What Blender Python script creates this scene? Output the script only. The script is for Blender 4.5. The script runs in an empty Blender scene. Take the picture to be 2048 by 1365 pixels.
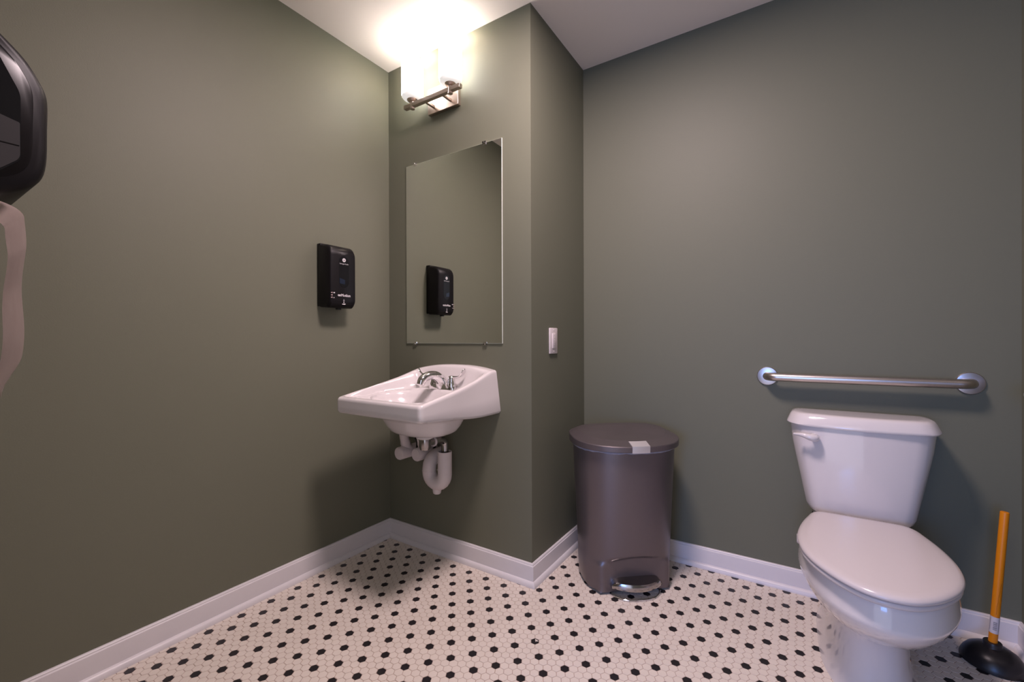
import bpy, bmesh, math, random
from mathutils import Vector, Matrix
random.seed(7)
SC = bpy.context.scene
COL = SC.collection
PI = math.pi

# ------------------------------------------------------------------ camera
F_PX = 867.09
CAM = Vector((1.7727, -1.5557, 1.02))
YAW, PITCH, ROLL = 0.57521, -0.0027, -0.00336
fwd = Vector((-math.sin(YAW)*math.cos(PITCH), math.cos(YAW)*math.cos(PITCH), math.sin(PITCH)))
rgt0 = Vector((math.cos(YAW), math.sin(YAW), 0))
up0 = rgt0.cross(fwd)
rgt = rgt0*math.cos(ROLL) + up0*math.sin(ROLL)
upv = -rgt0*math.sin(ROLL) + up0*math.cos(ROLL)
cd = bpy.data.cameras.new('camera')
cd.sensor_width = 36.0; cd.sensor_fit = 'HORIZONTAL'
cd.lens = F_PX/2048*36.0; cd.clip_start = 0.02
cam = bpy.data.objects.new('camera', cd); COL.objects.link(cam)
M = Matrix((rgt, upv, -fwd)).transposed().to_4x4(); M.translation = CAM
cam.matrix_world = M
SC.camera = cam

# ------------------------------------------------------------------ world, lights, exposure
W = bpy.data.worlds.new('world'); SC.world = W; W.use_nodes = True
W.node_tree.nodes['Background'].inputs[0].default_value = (0.80, 0.83, 1.0, 1)
W.node_tree.nodes['Background'].inputs[1].default_value = 1.30
def area(name, loc, target, sx, sy, power, color):
    l = bpy.data.lights.new(name, 'AREA'); l.shape = 'RECTANGLE'; l.size = sx; l.size_y = sy
    l.energy = power; l.color = color
    o = bpy.data.objects.new(name, l); COL.objects.link(o); o.location = loc
    o.rotation_euler = (Vector(target)-Vector(loc)).to_track_quat('-Z', 'Y').to_euler()
    return o
# daylight falling through the open doorway behind the photographer
area('doorway_daylight', (1.62, -3.6, 1.05), (1.75, 0.3, 0.35), 0.75, 0.9, 30, (0.12, 0.33, 1.0))
SCONCE_COL = (1.0, 0.87, 0.76)
SHADE_EMIT = 9.8
BULB_W = 110.0
DOWN_W = 40.0
DOWN_COL = (1.0, 0.80, 0.83)
DOWN_POS = (1.25, -0.57)
SC.view_settings.view_transform = 'Standard'
try: SC.view_settings.look = 'None'
except Exception: pass
SC.view_settings.gamma = 1.0
SC.view_settings.use_curve_mapping = False
SC.view_settings.exposure = 0.0

# ------------------------------------------------------------------ materials
def mat(name, color, rough=0.5, metal=0.0, spec=0.5, coat=0.0, bump=None, var=None, emit=None, trans=0.0, ior=1.45, aniso=0.0):
    """bump=(scale,strength,distance); var=(scale, amount, second colour)"""
    m = bpy.data.materials.new(name); m.use_nodes = True
    nt = m.node_tree; b = nt.nodes['Principled BSDF']
    b.inputs['Base Color'].default_value = (*color, 1)
    b.inputs['Roughness'].default_value = rough
    b.inputs['Metallic'].default_value = metal
    b.inputs['Specular IOR Level'].default_value = spec
    b.inputs['Coat Weight'].default_value = coat
    b.inputs['Coat Roughness'].default_value = 0.06
    b.inputs['IOR'].default_value = ior
    b.inputs['Transmission Weight'].default_value = trans
    b.inputs['Anisotropic'].default_value = aniso
    tc = nt.nodes.new('ShaderNodeTexCoord')
    if var:
        n = nt.nodes.new('ShaderNodeTexNoise'); n.inputs['Scale'].default_value = var[0]; n.inputs['Detail'].default_value = 4
        nt.links.new(tc.outputs['Object'], n.inputs['Vector'])
        mx = nt.nodes.new('ShaderNodeMixRGB'); mx.inputs[1].default_value = (*color, 1); mx.inputs[2].default_value = (*var[2], 1)
        mr = nt.nodes.new('ShaderNodeMapRange'); mr.inputs[1].default_value = 0.35; mr.inputs[2].default_value = 0.7
        mr.inputs[3].default_value = 0.0; mr.inputs[4].default_value = var[1]
        nt.links.new(n.outputs['Fac'], mr.inputs[0]); nt.links.new(mr.outputs[0], mx.inputs[0])
        nt.links.new(mx.outputs[0], b.inputs['Base Color'])
    if bump:
        n = nt.nodes.new('ShaderNodeTexNoise'); n.inputs['Scale'].default_value = bump[0]; n.inputs['Detail'].default_value = 3
        nt.links.new(tc.outputs['Object'], n.inputs['Vector'])
        bp = nt.nodes.new('ShaderNodeBump'); bp.inputs['Strength'].default_value = bump[1]; bp.inputs['Distance'].default_value = bump[2]
        nt.links.new(n.outputs['Fac'], bp.inputs['Height']); nt.links.new(bp.outputs[0], b.inputs['Normal'])
    if emit:
        b.inputs['Emission Color'].default_value = (*emit[0], 1); b.inputs['Emission Strength'].default_value = emit[1]
    return m

MT = {}
MT['paint'] = mat('sage_paint', (0.147, 0.150, 0.108), 0.55, spec=0.35, bump=(260, 0.25, 0.0006), var=(3.0, 0.25, (0.141, 0.145, 0.103)))
MT['ceil'] = mat('ceiling_paint', (0.88, 0.80, 0.72), 0.8, spec=0.2, bump=(200, 0.2, 0.0005), var=(2.0, 0.3, (0.84, 0.76, 0.69)))
MT['trim'] = mat('trim_paint', (0.69, 0.655, 0.672), 0.35, spec=0.5, var=(25, 0.25, (0.64, 0.605, 0.62)))
MT['wtile'] = mat('white_tile', (0.71, 0.635, 0.565), 0.42, spec=0.4, var=(9, 0.5, (0.645, 0.57, 0.50)))
MT['btile'] = mat('black_tile', (0.016, 0.013, 0.015), 0.38, spec=0.45, var=(40, 0.5, (0.024, 0.020, 0.022)))
MT['grout'] = mat('grout', (0.47, 0.375, 0.33), 0.85, spec=0.2, var=(5, 0.8, (0.38, 0.27, 0.21)), bump=(300, 0.3, 0.0005))
MT['china'] = mat('white_china', (0.69, 0.645, 0.645), 0.12, spec=0.5, coat=0.6, var=(6, 0.3, (0.675, 0.63, 0.63)))
MT['seat'] = mat('white_seat_enamel', (0.60, 0.545, 0.545), 0.22, spec=0.5, var=(6, 0.3, (0.585, 0.53, 0.53)))
MT['wplast'] = mat('white_plastic', (0.70, 0.63, 0.63), 0.4, spec=0.4, var=(30, 0.3, (0.66, 0.59, 0.59)))
MT['wfoam'] = mat('white_vinyl', (0.66, 0.59, 0.59), 0.5, spec=0.35, var=(30, 0.3, (0.60, 0.53, 0.53)))
MT['chrome'] = mat('chrome', (0.78, 0.76, 0.77), 0.07, metal=1.0, var=(30, 0.2, (0.72, 0.70, 0.71)))
MT['dchrome'] = mat('dull_chrome', (0.42, 0.40, 0.39), 0.18, metal=1.0, var=(40, 0.4, (0.30, 0.28, 0.27)))
MT['nickel'] = mat('brushed_nickel', (0.56, 0.47, 0.41), 0.32, metal=1.0, var=(80, 0.3, (0.50, 0.42, 0.37)), bump=(400, 0.1, 0.0003))
MT['steel'] = mat('satin_steel', (0.60, 0.545, 0.53), 0.30, metal=1.0, var=(120, 0.3, (0.54, 0.49, 0.48)), bump=(500, 0.12, 0.0003))
MT['mirror'] = mat('mirror_glass', (0.90, 0.915, 0.885), 0.005, metal=1.0, var=(4, 0.15, (0.89, 0.905, 0.875)))
MT['glassedge'] = mat('mirror_edge', (0.62, 0.66, 0.60), 0.15, spec=0.6, var=(30, 0.2, (0.58, 0.62, 0.56)))
MT['black'] = mat('black_plastic', (0.006, 0.005, 0.006), 0.45, spec=0.24, bump=(600, 0.15, 0.0003), var=(40, 0.3, (0.008, 0.007, 0.008)))
MT['blackgl'] = mat('black_gloss', (0.005, 0.004, 0.0045), 0.28, spec=0.3, var=(40, 0.3, (0.009, 0.008, 0.009)))
MT['smoke'] = mat('smoked_window', (0.008, 0.008, 0.009), 0.22, spec=0.3, var=(20, 0.3, (0.010, 0.010, 0.012)))
MT['blueliq'] = mat('blue_soap', (0.012, 0.018, 0.034), 0.2, var=(20, 0.3, (0.010, 0.015, 0.028)))
MT['ink'] = mat('white_print', (0.62, 0.58, 0.60), 0.5, var=(40, 0.2, (0.58, 0.54, 0.56)))
MT['pinkink'] = mat('pink_print', (0.50, 0.36, 0.36), 0.5, var=(40, 0.2, (0.46, 0.33, 0.33)))
MT['greyink'] = mat('grey_print', (0.22, 0.21, 0.22), 0.5, var=(40, 0.2, (0.20, 0.19, 0.20)))
MT['binp'] = mat('bronze_grey_plastic', (0.165, 0.140, 0.144), 0.36, metal=0.65, spec=0.45, var=(60, 0.3, (0.152, 0.130, 0.133)), bump=(700, 0.08, 0.0002))
MT['bag'] = mat('clear_liner', (0.30, 0.31, 0.37), 0.3, spec=0.5, var=(60, 0.7, (0.16, 0.17, 0.24)), bump=(120, 0.6, 0.003))
MT['paper'] = mat('towel_paper', (0.64, 0.575, 0.55), 0.9, spec=0.1, bump=(500, 0.3, 0.0004), var=(30, 0.4, (0.57, 0.50, 0.475)))
MT['greyroll'] = mat('grey_roll', (0.020, 0.017, 0.018), 0.6, var=(20, 0.4, (0.015, 0.013, 0.014)))
MT['orange'] = mat('orange_painted_wood', (0.66, 0.215, 0.005), 0.38, spec=0.5, var=(18, 0.25, (0.58, 0.18, 0.005)))
MT['crack'] = mat('wood_crack', (0.25, 0.07, 0.004), 0.7, var=(30, 0.3, (0.2, 0.05, 0.003)))
MT['rubber'] = mat('black_rubber', (0.010, 0.009, 0.011), 0.33, spec=0.5, var=(30, 0.4, (0.014, 0.013, 0.015)), bump=(60, 0.1, 0.001))
MT['sticker'] = mat('sticker', (0.60, 0.56, 0.60), 0.5, var=(50, 0.3, (0.55, 0.51, 0.55)))
MT['shade'] = mat('lit_opal_glass', (0.9, 0.88, 0.84), 0.3, emit=((1.0, 0.96, 0.97), SHADE_EMIT), var=(10, 0.1, (0.88, 0.86, 0.82)))
MT['tab'] = mat('brushed_tab', (0.80, 0.76, 0.77), 0.42, metal=0.75, var=(90, 0.3, (0.74, 0.70, 0.71)))
MT['shadebase'] = mat('opal_glass_base', (0.80, 0.79, 0.76), 0.3, emit=((1.0, 0.98, 0.95), 0.55), var=(10, 0.1, (0.78, 0.77, 0.74)))
MT['lens'] = mat('lit_lens', (0.9, 0.88, 0.85), 0.4, emit=((1.0, 0.9, 0.8), 2.0), var=(10, 0.1, (0.88, 0.86, 0.82)))

# ------------------------------------------------------------------ helpers
def finish(name, bm, m, parent=None, smooth=35, keep=False):
    bmesh.ops.recalc_face_normals(bm, faces=bm.faces)
    me = bpy.data.meshes.new(name); bm.to_mesh(me); bm.free()
    if smooth:
        me.shade_smooth()
        me.set_sharp_from_angle(angle=math.radians(smooth))
    me.materials.append(MT[m] if isinstance(m, str) else m)
    o = bpy.data.objects.new(name, me); COL.objects.link(o)
    if parent: 
        o.parent = parent
        o.matrix_parent_inverse = parent.matrix_basis.inverted()
    return o
def empty(name, loc=(0, 0, 0)):
    o = bpy.data.objects.new(name, None); o.empty_display_size = 0.05; COL.objects.link(o); o.location = loc
    return o
def tag(o, label, cat, group=None):
    o['label'] = label; o['category'] = cat
    if group: o['group'] = group
    return o
def struct(o): o['kind'] = 'structure'; return o
def lab(o, t): o['label'] = t; return o

def add_box(bm, lo, hi, bevel=0.0, seg=2):
    lo = Vector(lo); hi = Vector(hi)
    r = bmesh.ops.create_cube(bm, size=1.0)
    vs = r['verts']
    for v in vs:
        v.co = Vector(((v.co.x+.5)*(hi.x-lo.x)+lo.x, (v.co.y+.5)*(hi.y-lo.y)+lo.y, (v.co.z+.5)*(hi.z-lo.z)+lo.z))
    if bevel:
        es = list({e for v in vs for e in v.link_edges})
        bmesh.ops.bevel(bm, geom=es, offset=bevel, segments=seg, profile=0.5, affect='EDGES')
def box(name, lo, hi, m, parent=None, bevel=0.0, seg=2):
    bm = bmesh.new(); add_box(bm, lo, hi, bevel, seg)
    return finish(name, bm, m, parent)
def add_rings(bm, rings, cap0=True, cap1=True, closed=True):
    L = [[bm.verts.new(p) for p in r] for r in rings]
    n = len(L[0])
    for a, b in zip(L[:-1], L[1:]):
        for i in range(n if closed else n-1):
            j = (i+1) % n
            bm.faces.new((a[i], a[j], b[j], b[i]))
    if cap0: bm.faces.new(list(reversed(L[0])))
    if cap1: bm.faces.new(L[-1])
    return L
def frame(t):
    t = t.normalized()
    a = Vector((0, 0, 1)) if abs(t.z) < 0.9 else Vector((1, 0, 0))
    u = a.cross(t).normalized(); v = t.cross(u)
    return u, v
def add_tube(bm, pts, rad, n=16, caps=True):
    pts = [Vector(p) for p in pts]
    if not isinstance(rad, (list, tuple)): rad = [rad]*len(pts)
    rings = []; u = None
    for i, p in enumerate(pts):
        t = (pts[min(i+1, len(pts)-1)]-pts[max(i-1, 0)]).normalized()
        if u is None: u, v = frame(t)
        else:
            u = (u - t*u.dot(t)).normalized(); v = t.cross(u)
        rings.append([p+(u*math.cos(2*PI*k/n)+v*math.sin(2*PI*k/n))*rad[i] for k in range(n)])
    add_rings(bm, rings, caps, caps)
def tube(name, pts, rad, m, parent=None, n=16, caps=True):
    bm = bmesh.new(); add_tube(bm, pts, rad, n, caps)
    return finish(name, bm, m, parent)
def smooth_path(pts, k=6):
    """Catmull-Rom"""
    P = [Vector(p) for p in pts]; P = [2*P[0]-P[1]]+P+[2*P[-1]-P[-2]]
    out = []
    for i in range(1, len(P)-2):
        for s in range(k):
            t = s/k; a, b, c, d = P[i-1:i+3]
            out.append(0.5*((2*b)+(c-a)*t+(2*a-5*b+4*c-d)*t*t+(3*b-a-3*c+d)*t**3))
    out.append(P[-2]); return out
def add_lathe(bm, prof, org, axis=(0, 0, 1), n=32, cap0=True, cap1=True):
    """prof: list of (r, h) along axis"""
    ax = Vector(axis).normalized(); u, v = frame(ax); org = Vector(org)
    rings = [[org+ax*h+(u*math.cos(2*PI*k/n)+v*math.sin(2*PI*k/n))*max(r, 1e-5) for k in range(n)] for r, h in prof]
    add_rings(bm, rings, cap0, cap1)
def lathe(name, prof, org, m, parent=None, axis=(0, 0, 1), n=32, cap0=True, cap1=True):
    bm = bmesh.new(); add_lathe(bm, prof, org, axis, n, cap0, cap1)
    return finish(name, bm, m, parent)
def sstep(a, b, x):
    t = min(1, max(0, (x-a)/(b-a))); return t*t*(3-2*t)
def lerp_tab(tab, x):
    if x <= tab[0][0]: return tab[0][1]
    for (a, va), (b, vb) in zip(tab[:-1], tab[1:]):
        if x <= b: return va+(vb-va)*(x-a)/(b-a)
    return tab[-1][1]
def text_mesh(s, size, M4, m, parent, name='lettering', bold=0.0):
    cu = bpy.data.curves.new('t', 'FONT'); cu.body = s; cu.size = size; cu.align_x = 'CENTER'; cu.align_y = 'CENTER'
    cu.offset = bold; cu.extrude = 0.0002; cu.resolution_u = 3
    to = bpy.data.objects.new('t', cu); COL.objects.link(to)
    dg = bpy.context.evaluated_depsgraph_get()
    me = bpy.data.meshes.new_from_object(to.evaluated_get(dg))
    bpy.data.objects.remove(to); bpy.data.curves.remove(cu)
    me.transform(M4); me.materials.clear(); me.materials.append(MT[m]); me.name = name
    o = bpy.data.objects.new(name, me); COL.objects.link(o); o.parent = parent
    o.matrix_parent_inverse = parent.matrix_basis.inverted()
    return o

# ------------------------------------------------------------------ room shell
W1, D1, W2, H, YB = 0.860, 0.540, 2.400, 2.420, -1.620
DX0, DX1, DZ = 1.22, 2.22, 2.05            # doorway behind the photographer
T = 0.10
def wall(name, *boxes):
    bm = bmesh.new()
    for lo, hi in boxes: add_box(bm, lo, hi)
    return struct(finish(name, bm, 'paint', smooth=0))
wall('wall_left', ((-T, YB-T, -0.02), (0, T, H+0.02)))
wall('wall_middle', ((0, 0, -0.02), (W1, T, H+0.02)))
wall('wall_return', ((W1-T, T, -0.02), (W1, D1+T, H+0.02)))
wall('wall_far', ((W1, D1, -0.02), (W2+T, D1+T, H+0.02)))
wall('wall_right', ((W2, YB-T, -0.02), (W2+T, D1, H+0.02)))
wall('wall_entry', ((0, YB-T, -0.02), (DX0, YB, H+0.02)), ((DX1, YB-T, -0.02), (W2, YB, H+0.02)), ((DX0, YB-T, DZ), (DX1, YB, H+0.02)))
struct(finish('ceiling', (lambda bm: (add_box(bm, (-T, YB-T, H), (W2+T, D1+T, H+0.08)), bm)[1])(bmesh.new()), 'ceil', smooth=0))

floor = struct(box('floor', (-T, YB-T, -0.06), (W2+T, D1+T, -0.0012), 'grout'))

# hexagonal mosaic
Q = 0.02686; TX, TY = 0.94426, -0.39354; TH = math.radians(60)+0.01558
e1 = Vector((math.sin(TH), math.cos(TH), 0)); e2 = Vector((-math.cos(TH), math.sin(TH), 0))
RH = (Q-0.0017)/math.sqrt(3)
hexd = [e2*math.cos(k*PI/3)+e1*math.sin(k*PI/3) for k in range(6)]
def hexmesh(name, m, ctr_list, warp=None):
    bm = bmesh.new()
    for c in ctr_list:
        z = c.z
        lo = [c+d*RH+Vector((0, 0, -0.004-z+z)) for d in hexd]
        mid = [c+d*RH+Vector((0, 0, -0.0007)) for d in hexd]
        top = [c+d*(RH-0.0007) for d in hexd]
        add_rings(bm, [lo, mid, top], cap0=False, cap1=True)
    for f in bm.faces: f.normal_update()
    me = bpy.data.meshes.new(name); bm.to_mesh(me); bm.free(); me.materials.append(MT[m])
    return me
def project(p):
    d = p-CAM; z = d.dot(fwd)
    if z < 0.05: return None
    return 1024+F_PX*d.dot(rgt)/z, 682.5-F_PX*d.dot(upv)/z, z
tiles_w, tiles_b = [], []
for j in range(-140, 140):
    for i in range(-140, 140):
        g0 = i+0.5*(j % 2)
        p = Vector((TX, TY, 0))+e1*(Q*g0)+e2*(Q*j*math.sqrt(3)/2)
        if not (0.005 < p.x < W2-0.005 and YB+0.01 < p.y < D1-0.005): continue
        if p.x < W1+0.004 and p.y > -0.004: continue
        nn = (2.5*j-g0)/8
        isb = abs(nn-round(nn)) < 1e-4
        pr = project(p); size = 0
        hidden = (p.x < 0.02 or p.x > W2-0.02 or p.y > D1-0.02 or (p.x < W1+0.02 and p.y > -0.02) or
                  (1.87 < p.x < 2.06 and p.y > 0.04) or ((p.x-1.166)**2+(p.y-0.26)**2 < 0.17**2) or ((p.x-2.295)**2+(p.y-0.41)**2 < 0.06**2))
        if pr and -12 < pr[0] < 2060 and 600 < pr[1] < 1372 and not hidden:
            size = 1/pr[2]**3
        mm = j-3*round(nn)
        (tiles_b if isb else tiles_w).append((size, p, (mm, round(nn))))
def lay(tiles, m, nm):
    tiles.sort(key=lambda t: -t[0])
    near = [t for t in tiles[:300] if t[0] > 0]; rest = tiles[len(near):]
    me = hexmesh(nm, m, [Vector((0, 0, 0))])
    chipped = None
    for s, p, idx in near:
        o = bpy.data.objects.new(nm, me); COL.objects.link(o); o.parent = floor
        o.location = p+Vector((0, 0, random.uniform(-0.00025, 0.00005)))
        o.rotation_euler = (random.gauss(0, 0.003), random.gauss(0, 0.003), random.gauss(0, 0.008))
        if m == 'btile' and idx == (2, 0): chipped = o
    fo = bpy.data.objects.new(nm+'_field', hexmesh(nm+'_field', m, [t[1] for t in rest])); COL.objects.link(fo); fo.parent = floor
    fo['kind'] = 'stuff'
    return chipped
lay(tiles_w, 'wtile', 'white_tile')
ch = lay(tiles_b, 'btile', 'black_tile')
# the chipped black tile: a pale missing flake
if ch:
    bm = bmesh.new(); c = ch.location
    # outline in directions e1 (right in picture), e2 (away)
    ol = [(1, 10), (5, 7), (9, 4), (11, 0.5), (8, -2), (6, 0.5), (3, -3), (1, -1.5), (3, 2), (0, 4)]
    base = [c+e1*(a*.001)+e2*(b*.001)+Vector((0, 0, 0.00005)) for a, b in ol]
    add_rings(bm, [base, [p+Vector((0, 0, 0.0005)) for p in base]])
    o = finish('tile_chip', bm, 'wtile', None, smooth=0); o.parent = floor; lab(o, 'pale chipped patch on a black tile')

# ------------------------------------------------------------------ baseboards
BBP = [(0, 0.0), (0.013, 0.0), (0.013, 0.078), (0.0125, 0.0805), (0.009, 0.083), (0.0085, 0.0865), (0.006, 0.0895), (0, 0.090)]
SHP = [(0.013, 0.0)] + [(0.013+0.0145*math.cos(a), 0.0205*math.sin(a)) for a in [k*PI/2/8 for k in range(0, 9)]]
def sweep(name, a, b, nrm, ea, eb, prof, parent=None):
    """a->b along the wall foot; nrm into the room; ea/eb = +1 outer corner, -1 inner corner, 0 square"""
    a = Vector((*a, 0)); b = Vector((*b, 0)); n = Vector((*nrm, 0)); t = (b-a).normalized()
    bm = bmesh.new(); rings = []
    for P, e, s in ((a, ea, -1), (b, eb, 1)):
        rings.append([P+n*d+t*(s*e*d)+Vector((0, 0, z)) for d, z in prof])
    add_rings(bm, rings)
    return finish(name, bm, 'trim', parent, smooth=30)
def baseboard(name, *args):
    o = struct(sweep(name, *args, BBP)); sweep('shoe_moulding', *args, SHP, o)
baseboard('baseboard_left', (0, YB), (0, 0), (1, 0), -1, -1)
baseboard('baseboard_middle', (0, 0), (W1, 0), (0, -1), -1, 1)
baseboard('baseboard_return', (W1, 0), (W1, D1), (1, 0), 1, -1)
baseboard('baseboard_far', (W1, D1), (W2, D1), (0, -1), -1, -1)
baseboard('baseboard_right', (W2, D1), (W2, YB), (-1, 0), -1, -1)

# ------------------------------------------------------------------ recessed ceiling light (above, out of view)
dl = empty('recessed_downlight', (DOWN_POS[0], DOWN_POS[1], H))
tag(dl, 'round white flush downlight set in the ceiling above the floor centre', 'ceiling light')
lathe('trim_ring', [(0.185, 0.0), (0.210, 0.0), (0.208, -0.006), (0.195, -0.010), (0.185, -0.006), (0.185, 0.0)], (*DOWN_POS, H), 'trim', dl, cap0=False, cap1=False)
lathe('lens', [(0.0, 0.0), (0.185, 0.0), (0.185, -0.004), (0.0, -0.004)], (*DOWN_POS, H), 'lens', dl, cap0=False, cap1=False)
l = bpy.data.lights.new('downlight_lamp', 'AREA'); l.shape = 'DISK'; l.size = 0.36; l.energy = DOWN_W; l.color = DOWN_COL
lo = bpy.data.objects.new('downlight_lamp', l); COL.objects.link(lo); lo.location = (*DOWN_POS, H-0.013)

# ------------------------------------------------------------------ vanity sconce
def build_sconce():
    S = empty('wall_sconce', (0.39, 0, 2.165))
    tag(S, 'two-light brushed nickel wall sconce with lit white glass shades above mirror', 'sconce')
    box('back_plate', (0.298, -0.020, 2.103), (0.486, 0, 2.225), 'nickel', S, 0.0012, 1)
    yb = -0.085
    box('crossbar', (0.213, yb-0.010, 2.123), (0.557, yb+0.010, 2.141), 'nickel', S, 0.0007, 1)
    for x in (0.338, 0.444):
        box('arm', (x-0.006, yb+0.008, 2.126), (x+0.006, -0.018, 2.138), 'nickel', S, 0.001)
    for x in (0.262, 0.497):
        bm = bmesh.new(); z0, z1, r = 2.158, 2.338, 0.051
        prof = [(0.0495, z0+0.014), (0.0505, z0+0.020), (r, z0+0.03), (r, z1-0.004), (r-0.002, z1), (r-0.005, z1-0.003), (r-0.005, z0+0.03), (0.0455, z0+0.016), (0.0495, z0+0.014)]
        add_lathe(bm, prof, (x, yb, 0), n=40, cap0=False, cap1=False)
        sh = finish('lamp_shade', bm, 'shade', S, 60)
        lathe('shade_base', [(0.018, z0), (0.034, z0+0.0005), (0.042, z0+0.004), (0.047, z0+0.0095), (0.0494, z0+0.0138), (0.046, z0+0.015), (0.040, z0+0.009), (0.018, z0+0.005)], (x, yb, 0), 'shadebase', sh, n=40, cap0=False, cap1=False)
        lathe('socket_cup', [(0.0, 2.146), (0.010, 2.146), (0.020, 2.150), (0.0255, 2.156), (0.0255, 2.1605), (0.0, 2.1605)], (x, yb, 0), 'nickel', sh, n=28, cap0=False, cap1=False)
        lathe('socket_stem', [(0.0, 2.114), (0.0115, 2.114), (0.0115, 2.148), (0.0, 2.148)], (x, yb, 0), 'nickel', sh, n=8, cap0=False, cap1=False)
        pl = bpy.data.lights.new('sconce_bulb', 'POINT'); pl.energy = BULB_W; pl.color = SCONCE_COL; pl.shadow_soft_size = 0.02
        po = bpy.data.objects.new('sconce_bulb', pl); COL.objects.link(po); po.location = (x, yb, 2.215)
build_sconce()

# ------------------------------------------------------------------ mirror
def build_mirror():
    S = empty('wall_mirror', (0.425, 0, 1.004))
    tag(S, 'frameless rectangular mirror clipped to the wall above the sink', 'mirror')
    x0, x1, z0, z1 = 0.132, 0.718, 1.004, 1.895
    box('mirror_backing', (x0, -0.0045, z0), (x1, 0, z1), 'glassedge', S, 0.0006, 1)
    box('mirror_glass', (x0+0.0012, -0.0055, z0+0.0012), (x1-0.0012, -0.0042, z1-0.0012), 'mirror', S)
    for x, z, s in ((0.195, z0, 1), (0.625, z0, 1), (0.195, z1, -1), (0.625, z1, -1)):
        bm = bmesh.new()
        add_box(bm, (x-0.010, -0.0085, min(z-s*0.006, z+s*0.008)), (x+0.010, -0.0052, max(z-s*0.006, z+s*0.008)), 0.001, 1)
        add_box(bm, (x-0.010, -0.0085, min(z-s*0.007, z-s*0.001)), (x+0.010, 0, max(z-s*0.007, z-s*0.001)))
        c = finish('clip', bm, 'chrome', S)
        lathe('screw', [(0.0, 0.0), (0.0035, 0.0), (0.0025, 0.0015), (0.0, 0.002)], (x, -0.0085, z-s*0.002), 'chrome', c, axis=(0, -1, 0), n=12, cap0=False, cap1=False)
build_mirror()

# ------------------------------------------------------------------ light switch
def build_switch():
    S = empty('light_switch', (W1, 0.189, 1.015))
    tag(S, 'narrow white wall switch with a ribbed rocker on the return wall', 'switch')
    y, z = 0.189, 1.015
    box('cover_plate', (W1, y-0.037, z-0.058), (W1+0.007, y+0.037, z+0.058), 'wplast', S, 0.003)
    r = box('rocker', (W1+0.005, y-0.0165, z-0.0335), (W1+0.0105, y+0.0165, z+0.0335), 'wplast', S, 0.0015)
    for k, dz in enumerate((-0.022, -0.010, 0.0, 0.012, 0.024)):
        lathe('indicator', [(0.0, 0), (0.0016, 0), (0.0012, 0.0008), (0, 0.0008)], (W1+0.0105, y-0.002+0.002*(k % 2), z+dz), 'greyink', r, axis=(1, 0, 0), n=10, cap0=False, cap1=False)
    for dz in (-0.048, 0.048):
        lathe('screw', [(0.0, 0), (0.0032, 0), (0.0025, 0.001), (0, 0.0012)], (W1+0.007, y, z+dz), 'wplast', S, axis=(1, 0, 0), n=14, cap0=False, cap1=False)
build_switch()

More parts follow.
